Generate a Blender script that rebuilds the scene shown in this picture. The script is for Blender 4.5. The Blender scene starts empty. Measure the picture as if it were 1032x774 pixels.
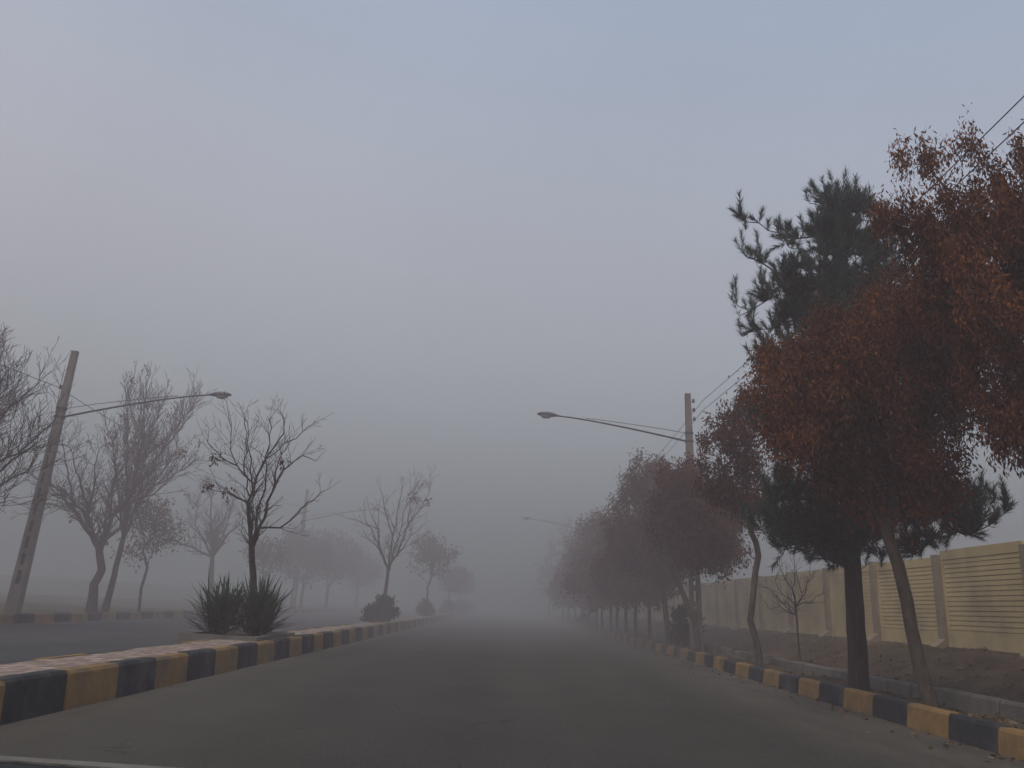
import bpy, math, random
import numpy as np
from mathutils import Vector, Matrix
C = bpy.context.scene
COL = C.collection
PI = math.pi
rs = np.random.RandomState

# ------------------------------------------------------------------ helpers
def mesh(name, verts, faces, mats=None, midx=None, smooth=False, parent=None):
    me = bpy.data.meshes.new(name)
    v = np.asarray(verts, dtype=np.float32).reshape(-1, 3)
    if isinstance(faces, np.ndarray):
        n, k = faces.shape
        me.vertices.add(len(v)); me.vertices.foreach_set('co', v.ravel())
        me.loops.add(n * k); me.loops.foreach_set('vertex_index', faces.astype(np.int32).ravel())
        me.polygons.add(n)
        me.polygons.foreach_set('loop_start', np.arange(0, n * k, k, dtype=np.int32))
        me.update(calc_edges=True)
    else:
        me.from_pydata([tuple(map(float, p)) for p in v], [], faces)
    for m in (mats if isinstance(mats, (list, tuple)) else [mats]):
        if m: me.materials.append(m)
    if midx is not None:
        me.polygons.foreach_set('material_index', np.asarray(midx, dtype=np.int32))
    if smooth:
        me.polygons.foreach_set('use_smooth', np.ones(len(me.polygons), dtype=bool))
    me.update()
    o = bpy.data.objects.new(name, me)
    COL.objects.link(o)
    if parent is not None: o.parent = parent
    return o

def tag(o, label=None, cat=None, group=None, kind=None):
    if label: o['label'] = label
    if cat: o['category'] = cat
    if group: o['group'] = group
    if kind: o['kind'] = kind
    return o

def thing(name, label, cat, loc=(0, 0, 0), group=None):
    o = bpy.data.objects.new(name, None)
    o.empty_display_size = .2
    COL.objects.link(o); o.location = loc
    return tag(o, label, cat, group)

class MB:
    """collects simple solids into one mesh"""
    def __init__(s): s.v = []; s.f = []; s.m = []
    def hexa(s, pts, m=0):
        b = len(s.v); s.v += [tuple(p) for p in pts]
        for q in ((0, 3, 2, 1), (4, 5, 6, 7), (0, 1, 5, 4), (1, 2, 6, 5), (2, 3, 7, 6), (3, 0, 4, 7)):
            s.f.append(tuple(b + i for i in q)); s.m.append(m)
    def box(s, x0, x1, y0, y1, z0, z1, m=0):
        s.hexa([(x0, y0, z0), (x1, y0, z0), (x1, y1, z0), (x0, y1, z0), (x0, y0, z1), (x1, y0, z1), (x1, y1, z1), (x0, y1, z1)], m)
    def prism(s, poly, y0, y1, m=0):
        """polygon in x,z extruded along y"""
        b = len(s.v); n = len(poly)
        s.v += [(x, y0, z) for x, z in poly] + [(x, y1, z) for x, z in poly]
        s.f.append(tuple(b + i for i in range(n))); s.m.append(m)
        s.f.append(tuple(b + n + i for i in reversed(range(n)))); s.m.append(m)
        for i in range(n):
            j = (i + 1) % n
            s.f.append((b + i, b + n + i, b + n + j, b + j)); s.m.append(m)
    def tube(s, pts, rad, n=8, m=0, sy=1.0):
        pts = [Vector(p) for p in pts]; b = len(s.v)
        if not isinstance(rad, (list, tuple)): rad = [rad] * len(pts)
        d = (pts[1] - pts[0]).normalized()
        u = d.orthogonal().normalized(); 
        for i, p in enumerate(pts):
            t = (pts[min(i + 1, len(pts) - 1)] - pts[max(i - 1, 0)]).normalized()
            u = (u - t * u.dot(t)).normalized(); w = t.cross(u)
            for k in range(n):
                a = 2 * PI * k / n
                s.v.append(tuple(p + (u * math.cos(a) + w * math.sin(a) * sy) * rad[i]))
        for i in range(len(pts) - 1):
            for k in range(n):
                k2 = (k + 1) % n
                s.f.append((b + i * n + k, b + i * n + k2, b + (i + 1) * n + k2, b + (i + 1) * n + k)); s.m.append(m)
        s.f.append(tuple(b + k for k in reversed(range(n)))); s.m.append(m)
        s.f.append(tuple(b + (len(pts) - 1) * n + k for k in range(n))); s.m.append(m)
    def build(s, name, mats, parent=None, smooth=False):
        return mesh(name, s.v, s.f, mats, s.m, smooth, parent)

# ------------------------------------------------------------------ materials
def srgb(r, g, b):
    f = lambda c: ((c / 255 + .055) / 1.055) ** 2.4 if c > 10 else c / 255 / 12.92
    return (f(r), f(g), f(b), 1)

def mat(name, c1, c2, scale=3., detail=6., rough=.85, bump=0., bscale=40., c3=None, s3=.35, island=0., stretch=(1, 1, 1), spec=.3):
    m = bpy.data.materials.new(name); m.use_nodes = True
    nt = m.node_tree; N = nt.nodes; L = nt.links
    b = N['Principled BSDF']; b.inputs['Roughness'].default_value = rough
    b.inputs['Specular IOR Level'].default_value = spec
    tc = N.new('ShaderNodeTexCoord'); mp = N.new('ShaderNodeMapping'); mp.inputs['Scale'].default_value = stretch
    L.new(tc.outputs['Object'], mp.inputs[0])
    n = N.new('ShaderNodeTexNoise'); n.inputs['Scale'].default_value = scale; n.inputs['Detail'].default_value = detail
    n.inputs['Roughness'].default_value = .62
    L.new(mp.outputs[0], n.inputs['Vector'])
    r = N.new('ShaderNodeValToRGB'); r.color_ramp.elements[0].position = .32; r.color_ramp.elements[1].position = .68
    r.color_ramp.elements[0].color = (*c1[:3], 1); r.color_ramp.elements[1].color = (*c2[:3], 1)
    L.new(n.outputs[0], r.inputs[0]); out = r.outputs[0]
    if c3:
        n3 = N.new('ShaderNodeTexNoise'); n3.inputs['Scale'].default_value = s3; n3.inputs['Detail'].default_value = 4
        L.new(mp.outputs[0], n3.inputs['Vector'])
        r3 = N.new('ShaderNodeValToRGB'); r3.color_ramp.elements[0].position = .45; r3.color_ramp.elements[1].position = .7
        L.new(n3.outputs[0], r3.inputs[0])
        mx = N.new('ShaderNodeMix'); mx.data_type = 'RGBA'
        L.new(r3.outputs[0], mx.inputs[0]); L.new(out, mx.inputs[6]); mx.inputs[7].default_value = (*c3[:3], 1)
        out = mx.outputs[2]
    if island:
        g = N.new('ShaderNodeNewGeometry'); h = N.new('ShaderNodeHueSaturation')
        mr = N.new('ShaderNodeMapRange'); mr.inputs[3].default_value = 1 - island; mr.inputs[4].default_value = 1 + island
        L.new(g.outputs['Random Per Island'], mr.inputs[0]); L.new(mr.outputs[0], h.inputs['Value']); L.new(out, h.inputs['Color'])
        out = h.outputs[0]
    L.new(out, b.inputs['Base Color'])
    if bump:
        nb = N.new('ShaderNodeTexNoise'); nb.inputs['Scale'].default_value = bscale; nb.inputs['Detail'].default_value = 5
        L.new(mp.outputs[0], nb.inputs['Vector'])
        bp = N.new('ShaderNodeBump'); bp.inputs['Strength'].default_value = bump; bp.inputs['Distance'].default_value = .02
        L.new(nb.outputs[0], bp.inputs['Height']); L.new(bp.outputs[0], b.inputs['Normal'])
    return m

M = {}
M['asphalt'] = mat('asphalt', (.050, .046, .039), (.088, .080, .067), 55, 8, .93, .5, 120, c3=(.095, .084, .066), s3=.22, stretch=(1, .25, 1), spec=.15)
M['asphalt_far'] = mat('asphalt_far', (.060, .060, .062), (.085, .084, .082), 45, 7, .93, .4, 90, c3=(.10, .095, .088), s3=.3, stretch=(1, .25, 1), spec=.15)
M['yellow'] = mat('kerb_yellow', (.23, .130, .045), (.34, .20, .070), 7, 9, .85, .5, 40, c3=(.15, .112, .065), s3=2.2)
M['black'] = mat('kerb_black', (.014, .017, .020), (.030, .033, .036), 8, 8, .75, .5, 40, c3=(.085, .078, .066), s3=2.0)
M['concrete'] = mat('old_concrete', (.14, .125, .105), (.22, .20, .17), 5, 9, .92, .6, 35, c3=(.09, .08, .065), s3=1.3)
M['pole'] = mat('pole_concrete', (.19, .155, .13), (.27, .225, .19), 4, 8, .9, .3, 30, c3=(.15, .12, .10), s3=1.0)
M['soil'] = mat('dry_soil', (.065, .045, .030), (.155, .11, .073), 1.6, 13, .97, 1., 9, c3=(.075, .068, .04), s3=.6, spec=.05)
M['field'] = mat('field_soil', (.12, .095, .07), (.19, .155, .12), .6, 10, .97, .8, 4, c3=(.12, .11, .075), s3=.12, spec=.05)
M['wall'] = mat('wall_cream', (.60, .46, .235), (.70, .55, .30), 1.2, 10, .85, .15, 30, c3=(.44, .335, .20), s3=.9)
M['pillar'] = mat('wall_pillar', (.31, .24, .17), (.38, .30, .215), 2.5, 8, .88, .3, 30)
M['bark_dark'] = mat('bark_dark', (.035, .028, .023), (.075, .060, .048), 14, 8, .95, .9, 40, stretch=(1, 1, .25), spec=.1)
M['bark_grey'] = mat('bark_grey', (.075, .060, .045), (.15, .125, .095), 12, 8, .95, .9, 40, stretch=(1, 1, .3), spec=.1)
M['twig'] = mat('twig', (.040, .031, .027), (.065, .050, .042), 4, 3, .95, spec=.1)
M['leaf_rust'] = mat('leaf_rust', (.115, .038, .014), (.240, .086, .026), .9, 5, .85, c3=(.075, .036, .017), s3=.55, island=.45, spec=.1)
M['leaf_dull'] = mat('leaf_dull', (.088, .036, .020), (.165, .066, .034), .9, 5, .85, c3=(.062, .031, .02), s3=.5, island=.3, spec=.1)
M['leaf_tan'] = mat('leaf_tan', (.12, .075, .035), (.19, .12, .055), 1.2, 5, .85, island=.3, spec=.1)
M['needle'] = mat('pine_needle', (.030, .060, .044), (.070, .115, .085), 2.2, 5, .7, c3=(.035, .055, .030), s3=1.1, island=.3, spec=.2)
M['yucca'] = mat('yucca_leaf', (.026, .050, .026), (.060, .098, .050), 3, 4, .6, c3=(.07, .065, .03), s3=1.5, island=.35, spec=.3)
M['shrub'] = mat('shrub_leaf', (.020, .036, .018), (.045, .065, .032), 2, 4, .8, island=.35, spec=.15)
M['metal'] = mat('grey_metal', (.10, .10, .105), (.16, .16, .165), 6, 5, .5, spec=.5)
M['dark_metal'] = mat('dark_metal', (.035, .033, .035), (.06, .055, .055), 8, 5, .6, spec=.4)
M['lens'] = mat('lamp_glass', (.35, .35, .34), (.45, .45, .43), 3, 2, .25, spec=.5)
M['porcelain'] = mat('porcelain', (.09, .05, .04), (.12, .07, .05), 3, 2, .3, spec=.6)
M['wire'] = mat('wire', (.03, .03, .032), (.05, .05, .05), 3, 2, .7)
M['clod'] = mat('clod', (.12, .09, .062), (.20, .155, .11), 8, 5, .97, island=.3, spec=.05)

def dusty(m, x0, x1, w0, w1):
    """dust gathers along the kerbs, wheel tracks run along the lane; measured in object space across the road"""
    N = m.node_tree.nodes; L = m.node_tree.links; b = N['Principled BSDF']; src = b.inputs['Base Color'].links[0].from_socket
    tc = N.new('ShaderNodeTexCoord'); sp = N.new('ShaderNodeSeparateXYZ'); L.new(tc.outputs['Object'], sp.inputs[0])
    n = N.new('ShaderNodeTexNoise'); n.inputs['Scale'].default_value = 1.1; n.inputs['Detail'].default_value = 9; n.inputs['Roughness'].default_value = .65
    mp = N.new('ShaderNodeMapping'); mp.inputs['Scale'].default_value = (1.6, .45, 1); L.new(tc.outputs['Object'], mp.inputs[0]); L.new(mp.outputs[0], n.inputs['Vector'])
    def mth(op, a, b_=None):
        q = N.new('ShaderNodeMath'); q.operation = op
        for i, v in enumerate((a, b_)):
            if v is None: continue
            if isinstance(v, (int, float)): q.inputs[i].default_value = v
            else: L.new(v, q.inputs[i])
        return q.outputs[0]
    def ramp(v, a, c):
        q = N.new('ShaderNodeMapRange'); q.interpolation_type = 'SMOOTHSTEP'; L.new(v, q.inputs[0]); q.inputs[1].default_value = a; q.inputs[2].default_value = c
        return q.outputs[0]
    wob = mth('MULTIPLY', mth('SUBTRACT', n.outputs[0], .5), 1.6); x = mth('ADD', sp.outputs[0], wob)
    left = ramp(x, x0 + w0, x0 + .05); right = ramp(x, x1 - w1, x1 - .1)
    f = mth('MULTIPLY', mth('MAXIMUM', left, right), ramp(n.outputs[0], .25, .6))
    mx = N.new('ShaderNodeMix'); mx.data_type = 'RGBA'; L.new(mth('MULTIPLY', f, .75), mx.inputs[0]); L.new(src, mx.inputs[6]); mx.inputs[7].default_value = (.14, .122, .095, 1)
    tr = mth('ADD', .93, mth('MULTIPLY', mth('SINE', mth('MULTIPLY', mth('ADD', sp.outputs[0], mth('MULTIPLY', wob, .12)), 3.6)), .035))
    h = N.new('ShaderNodeHueSaturation'); L.new(mx.outputs[2], h.inputs['Color'])
    # coarse aggregate, blotches of wear and a few wandering cracks
    ag = N.new('ShaderNodeTexNoise'); ag.inputs['Scale'].default_value = 26; ag.inputs['Detail'].default_value = 6; ag.inputs['Roughness'].default_value = .8; L.new(tc.outputs['Object'], ag.inputs['Vector'])
    bl = N.new('ShaderNodeTexNoise'); bl.inputs['Scale'].default_value = .7; bl.inputs['Detail'].default_value = 7; L.new(tc.outputs['Object'], bl.inputs['Vector'])
    vo = N.new('ShaderNodeTexVoronoi'); vo.feature = 'DISTANCE_TO_EDGE'; vo.inputs['Scale'].default_value = .32
    wv = N.new('ShaderNodeVectorMath'); wv.operation = 'ADD'; wn = N.new('ShaderNodeTexNoise'); wn.inputs['Scale'].default_value = 1.6; wn.inputs['Detail'].default_value = 8
    L.new(tc.outputs['Object'], wn.inputs['Vector']); L.new(tc.outputs['Object'], wv.inputs[0]); L.new(wn.outputs['Color'], wv.inputs[1]); L.new(wv.outputs[0], vo.inputs['Vector'])
    ck = ramp(vo.outputs['Distance'], .0, .006); gate = ramp(bl.outputs[0], .46, .56)
    crack = mth('SUBTRACT', 1, mth('MULTIPLY', mth('SUBTRACT', 1, ck), mth('MULTIPLY', gate, .5)))
    agv = mth('ADD', .45, mth('MULTIPLY', ag.outputs[0], 1.1)); blv = mth('ADD', .72, mth('MULTIPLY', bl.outputs[0], .56))
    L.new(mth('MULTIPLY', mth('MULTIPLY', tr, crack), mth('MULTIPLY', agv, blv)), h.inputs['Value']); L.new(h.outputs[0], b.inputs['Base Color'])
dusty(M['asphalt'], -4.5, 5.4, .9, 2.6)
dusty(M['asphalt_far'], -14.2, -5.6, .8, .8)

# kerb-top paving: weathered tiles
def paving():
    m = bpy.data.materials.new('median_tiles'); m.use_nodes = True
    N = m.node_tree.nodes; L = m.node_tree.links; b = N['Principled BSDF']; b.inputs['Roughness'].default_value = .9
    tc = N.new('ShaderNodeTexCoord')
    br = N.new('ShaderNodeTexBrick'); br.inputs['Scale'].default_value = 1.0
    br.inputs['Brick Width'].default_value = .4; br.inputs['Row Height'].default_value = .2; br.inputs['Mortar Size'].default_value = .012
    br.inputs['Color1'].default_value = (.50, .37, .29, 1); br.inputs['Color2'].default_value = (.34, .23, .18, 1)
    br.inputs['Mortar'].default_value = (.11, .09, .07, 1)
    L.new(tc.outputs['Object'], br.inputs['Vector'])
    n = N.new('ShaderNodeTexNoise'); n.inputs['Scale'].default_value = 6; n.inputs['Detail'].default_value = 9
    mp = N.new('ShaderNodeMapping'); mp.inputs['Scale'].default_value = (1.6, .6, 1)
    L.new(tc.outputs['Object'], mp.inputs[0]); L.new(mp.outputs[0], n.inputs['Vector'])
    r = N.new('ShaderNodeValToRGB'); r.color_ramp.elements[0].position = .4; r.color_ramp.elements[1].position = .62
    r.color_ramp.elements[0].color = (.6, .57, .54, 1); r.color_ramp.elements[1].color = (1, 1, 1, 1)
    L.new(n.outputs[0], r.inputs[0])
    mx = N.new('ShaderNodeMix'); mx.data_type = 'RGBA'; mx.blend_type = 'MULTIPLY'; mx.inputs[0].default_value = 1
    L.new(br.outputs[0], mx.inputs[6]); L.new(r.outputs[0], mx.inputs[7]); L.new(mx.outputs[2], b.inputs['Base Color'])
    bp = N.new('ShaderNodeBump'); bp.inputs['Strength'].default_value = .5; bp.inputs['Distance'].default_value = .01
    L.new(br.outputs[0], bp.inputs['Height']); L.new(bp.outputs[0], b.inputs['Normal'])
    return m
M['paving'] = paving()

# ------------------------------------------------------------------ the setting
def vnoise(x, y, s, seed=0):
    """cheap smooth value noise"""
    r = rs(seed); T = r.rand(64, 64)
    x = np.asarray(x) / s; y = np.asarray(y) / s
    xi = np.floor(x).astype(int); yi = np.floor(y).astype(int); fx = x - xi; fy = y - yi
    fx = fx * fx * (3 - 2 * fx); fy = fy * fy * (3 - 2 * fy)
    g = lambda a, b: T[a % 64, b % 64]
    return (g(xi, yi) * (1 - fx) * (1 - fy) + g(xi + 1, yi) * fx * (1 - fy) + g(xi, yi + 1) * (1 - fx) * fy + g(xi + 1, yi + 1) * fx * fy) - .5

def sheet(name, xs, ys, zf, m, smooth=True):
    X, Y = np.meshgrid(np.array(xs, float), np.array(ys, float), indexing='ij')
    Z = zf(X, Y)
    v = np.stack([X, Y, Z], -1).reshape(-1, 3); a, b = X.shape
    i = np.arange((a - 1) * b).reshape(a - 1, b)[:, :-1].ravel()
    f = np.stack([i, i + b, i + b + 1, i + 1], 1)
    o = mesh(name, v, f, m, smooth=smooth)
    return tag(o, kind='structure')

sm = lambda a, b, x: np.clip((x - a) / (b - a), 0, 1) ** 2 * (3 - 2 * np.clip((x - a) / (b - a), 0, 1))
ysteps = list(np.arange(-30, 30, .25)) + list(np.arange(30, 80, .6)) + list(np.arange(80, 200, 3)) + [200, 260, 400, 700, 1400]
tag(mesh('ground', [(-1600, -1600, -.12), (1600, -1600, -.12), (1600, 1600, -.12), (-1600, 1600, -.12)], [(0, 1, 2, 3)], M['field']), kind='structure')
road_z = lambda X, Y: .012 * vnoise(X, Y * .4, 2.5, 3) * (1 - sm(80, 160, Y))
sheet('road', np.linspace(-4.42, 5.42, 40), ysteps, road_z, M['asphalt'])
sheet('opposite_road', np.linspace(-14.28, -5.5, 24), ysteps, lambda X, Y: road_z(X, Y) + .02, M['asphalt_far'])
def left_z(X, Y):
    z = .24 + .10 * vnoise(X, Y, 1.3, 8) * sm(-14.6, -15.4, X) + .35 * vnoise(X, Y, 9, 9) * sm(-15, -20, X)
    z = z + 1.3 * sm(-24, -40, X) * sm(60, 80, Y) + .3 * vnoise(X, Y, 4, 2) * sm(-24, -28.5, X)
    return z
sheet('earth_verge', [-1500, -600, -250, -120, -80, -60, -50, -42, -36] + list(np.arange(-32, -14.3, .3)) + [-14.32], ysteps, left_z, M['field'])
def right_z(X, Y):
    z = .22 + .07 * vnoise(X, Y, .5, 11) + .10 * vnoise(X, Y, 1.4, 12)
    z = z + .62 * sm(6.9, 9.6, X) * (1 - 0 * Y) + .28 * vnoise(X, Y, 1.1, 13) * sm(6.8, 8, X) * (1 - sm(9.3, 9.9, X))
    return np.where(X > 9.9, .90, z)
sheet('soil_bank', list(np.arange(5.58, 10.1, .12)) + [10.4, 12, 20, 60, 200, 600, 1500], ysteps, right_z, M['soil'])

def kerb(name, x_road, side, z1, w, step, y_start, y_end, phase, mats, gap=.008, seed=0):
    """row of cast blocks; side=+1: the road is on the -x side"""
    r = random.Random(seed); mb = MB(); y = y_start; k = phase
    while y < y_end:
        j = lambda s: r.uniform(-s, s)
        dx, dz = j(.013), j(.013); xa = x_road + dx; xb = x_road + side * w; zt = z1 + dz
        bat = .035 * side
        poly = [(xa, -.1), (xa + bat * .3, .02), (xa + bat, zt - .035), (xa + bat + .03 * side, zt), (xb, zt), (xb, -.1)]
        if side < 0: poly = poly[::-1]
        mb.prism(poly[::-1], y + gap / 2, y + step - gap / 2, k % 2)
        y += step; k += 1
    o = mb.build(name, mats)
    tag(o, kind='structure')
    return o
YB = [M['yellow'], M['black']]
kerb('median_kerb', -4.5, -1, .365, .22, 1.05, -3.08, 230, 1, YB, seed=1)        # left of our lane: black ends at Y 8.47
kerb('median_back_kerb', -5.62, 1, .35, .16, 1.05, -3.08, 230, 0, YB, seed=2)
kerb('right_kerb', 5.4, 1, .285, .20, .98, -3.82, 230, 0, YB, seed=3)
kerb('far_kerb', -14.2, -1, .29, .2, 1.0, -3, 230, 1, YB, seed=4)
kerb('inner_kerb', 6.42, 1, .42, .16, .75, -3, 230, 0, [M['concrete'], M['concrete']], gap=.02, seed=5)
sheet('median_pavement', np.linspace(-5.48, -4.70, 8), ysteps, lambda X, Y: .352 + .012 * vnoise(X, Y, .5, 21), M['paving'])

# ------------------------------------------------------------------ fog: a real layer of mist about 20 m deep
def fog(name, y0, y1, scatter, absorb):
    m = bpy.data.materials.new(name); m.use_nodes = True; N = m.node_tree.nodes; L = m.node_tree.links
    N.clear(); o = N.new('ShaderNodeOutputMaterial'); s = N.new('ShaderNodeVolumeScatter'); a = N.new('ShaderNodeVolumeAbsorption')
    s.inputs['Density'].default_value = scatter; s.inputs['Color'].default_value = (1, .86, .885, 1); s.inputs['Anisotropy'].default_value = 0
    a.inputs['Density'].default_value = absorb; a.inputs['Color'].default_value = (0, 0, 0, 1)
    ad = N.new('ShaderNodeAddShader'); L.new(s.outputs[0], ad.inputs[0]); L.new(a.outputs[0], ad.inputs[1]); L.new(ad.outputs[0], o.inputs['Volume'])
    mb = MB(); mb.box(-900, 900, y0, y1, -3, 20)
    tag(mb.build(name, m), kind='structure')
fog('thin_fog', -500, 20, .0080, .0028)             # thinner mist around the camera
fog('thick_fog', 20.002, 1380, .0280, .0064)        # the bank of fog the road runs into

# ------------------------------------------------------------------ trees
def grow(seed, trunk, lobes, n_attr, step=.3, jit=.05, r_base=.09, r_tip=.005, shell=.45, fork_frac=.9, droop=0., pathw=.25):
    """skeleton: trunk polyline, then branches that reach points spread through the crown lobes"""
    r = rs(seed)
    T = np.array(trunk, float); pos = [T[0]]; par = [-1]; plen = [0.]; dr = [np.array([0, 0, 1.])]
    for a, b in zip(T[:-1], T[1:]):
        k = max(1, int(np.linalg.norm(b - a) / step))
        for i in range(1, k + 1):
            p = a + (b - a) * i / k + (r.randn(3) * jit * .25 if i < k else 0)
            pos.append(p); par.append(len(pos) - 2); d = p - pos[-2]; dr.append(d / np.linalg.norm(d)); plen.append(plen[-1] + np.linalg.norm(d))
    ntr = len(pos); first = max(1, int(ntr * fork_frac)); fork = pos[-1]
    vol = np.array([l[3] * l[4] * l[5] for l in lobes]); vol = vol ** .75; cnt = np.maximum(2, (n_attr * vol / vol.sum()).round().astype(int))
    A = []
    for l, c in zip(lobes, cnt):
        d = r.randn(c, 3); d /= np.linalg.norm(d, axis=1)[:, None]
        rr = r.rand(c, 1) ** shell
        A.append(np.array(l[:3]) + d * rr * np.array(l[3:6]))
    A = np.concatenate(A); A = A[np.argsort(np.linalg.norm(A - fork, axis=1) * (1 + .35 * r.rand(len(A))))]
    cap = len(A) * 30 + 200
    P = np.zeros((cap, 3)); D = np.zeros((cap, 3)); PL = np.zeros(cap); n = ntr
    P[:n] = pos; D[:n] = dr; PL[:n] = plen; par = list(par); tips = []
    for a in A:
        v = a - P[first:n]; d = np.linalg.norm(v, axis=1) + 1e-6
        cs = (v * D[first:n]).sum(1) / d
        c = d * (1 + .7 * (1 - cs)) + pathw * (PL[first:n] - PL[first])
        i = first + int(np.argmin(c)); dist = float(np.linalg.norm(a - P[i]))
        k = min(28, max(2, int(dist / step + .5)))
        ctrl = P[i] + D[i] * dist * .26 + (a - P[i]) * .2 + np.array([0, 0, .02 * dist])
        pv = i
        for q in range(1, k + 1):
            t = q / k
            p = (1 - t) ** 2 * P[i] + 2 * t * (1 - t) * ctrl + t * t * a
            if q < k: p = p + r.randn(3) * jit * min(1, dist)
            p[2] -= droop * t * t * dist
            if n >= cap: break
            dd = p - P[pv]; ln = np.linalg.norm(dd) + 1e-9
            P[n] = p; D[n] = dd / ln; PL[n] = PL[pv] + ln; par.append(pv); pv = n; n += 1
        tips.append(pv)
    P = P[:n]; D = D[:n]; par = np.array(par)
    e = 2.3; R = np.zeros(n)
    for i in range(n - 1, -1, -1):
        if R[i] == 0: R[i] = r_tip ** e
        if par[i] >= 0: R[par[i]] += R[i]
    R = R ** (1 / e); g = math.log(r_base / r_tip) / math.log(max(R[0] / r_tip, 1.5)); R = r_tip * (R / r_tip) ** g
    h = PL[:ntr] / max(PL[ntr - 1], .1)
    R[:ntr] *= 1 + .35 * np.exp(-h * 7)                    # root flare
    return P, D, R, par, np.array(tips), ntr

def tubes(P, R, par, thr):
    """tube meshes of the skeleton: (thick limbs, thin branches)"""
    n = len(P); best = -np.ones(n, int)
    for i in range(n):
        p = par[i]
        if p >= 0 and (best[p] < 0 or R[i] > R[best[p]]): best[p] = i
    out = [([], []), ([], [])]
    starts = [0] + [i for i in range(1, n) if best[par[i]] != i]
    for s in starts:
        ch = [s]
        while best[ch[-1]] >= 0: ch.append(best[ch[-1]])
        rad = R[ch].copy(); pts = P[ch]
        if s != 0:
            pts = np.vstack([P[par[s]], pts]); rad = np.concatenate([[min(R[par[s]], rad[0] * 1.15)], rad])
        if len(pts) < 2: continue
        k = 8 if rad[0] > .05 else (5 if rad[0] > .018 else 3)
        V, F = out[0 if rad[0] > thr else 1]
        t = np.gradient(pts, axis=0); t /= (np.linalg.norm(t, axis=1)[:, None] + 1e-9)
        u = np.cross(t[0], [.31, .9, .17]); u /= np.linalg.norm(u) + 1e-9
        b = len(V)
        an = np.arange(k) * 2 * PI / k; ca = np.cos(an)[:, None]; sa = np.sin(an)[:, None]
        for j in range(len(pts)):
            u = u - t[j] * (u @ t[j]); u /= np.linalg.norm(u) + 1e-9; w = np.cross(t[j], u)
            V.extend((pts[j] + (u * ca + w * sa) * rad[j]).tolist())
        for j in range(len(pts) - 1):
            for q in range(k):
                F.append((b + j * k + q, b + j * k + (q + 1) % k, b + (j + 1) * k + (q + 1) % k, b + (j + 1) * k + q))
        b2 = b + (len(pts) - 1) * k
        F.append((b2, b2 + 1, b2 + 2, b2 + 2) if k == 3 else (b2, b2 + 1, b2 + 2, b2 + 3))
    return out

def spikes(P, D, rad):
    """P base, D vector: thin three-sided twigs"""
    n = len(P); u = np.cross(D, [.3, .2, .9]); u /= np.linalg.norm(u, axis=1)[:, None] + 1e-9
    w = np.cross(D, u); w /= np.linalg.norm(w, axis=1)[:, None] + 1e-9
    mid = P + D * .5 + u * (np.linalg.norm(D, axis=1) * .06)[:, None]
    V = np.zeros((n, 7, 3)); r1 = rad; r2 = rad * .7
    for k in range(3):
        a = 2 * PI * k / 3; o = u * math.cos(a) + w * math.sin(a)
        V[:, k] = P + o * r1; V[:, 3 + k] = mid + o * r2
    V[:, 6] = P + D
    F = []
    for k in range(3):
        q = (k + 1) % 3; F += [(k, q, 3 + q), (k, 3 + q, 3 + k), (3 + k, 3 + q, 6)]
    F = np.array(F)[None] + (np.arange(n) * 7)[:, None, None]
    return V.reshape(-1, 3), F.reshape(-1, 3)

def leaves(r, cen, dirs, ln, wd):
    n = len(cen); rnd = r.randn(n, 3)
    s = np.cross(dirs, rnd); s /= np.linalg.norm(s, axis=1)[:, None] + 1e-9
    nn = np.cross(dirs, s)
    V = np.zeros((n, 4, 3)); L_ = ln[:, None]; W = wd[:, None]
    V[:, 0] = cen; V[:, 1] = cen + dirs * L_ * .5 + s * W * .5 + nn * L_ * .08; V[:, 2] = cen + dirs * L_; V[:, 3] = cen + dirs * L_ * .5 - s * W * .5 + nn * L_ * .08
    F = np.arange(n * 4).reshape(n, 4)
    return V.reshape(-1, 3), F

def quad_tris(F):
    return F

def unit(a): return a / (np.linalg.norm(a, axis=-1, keepdims=True) + 1e-9)

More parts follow.
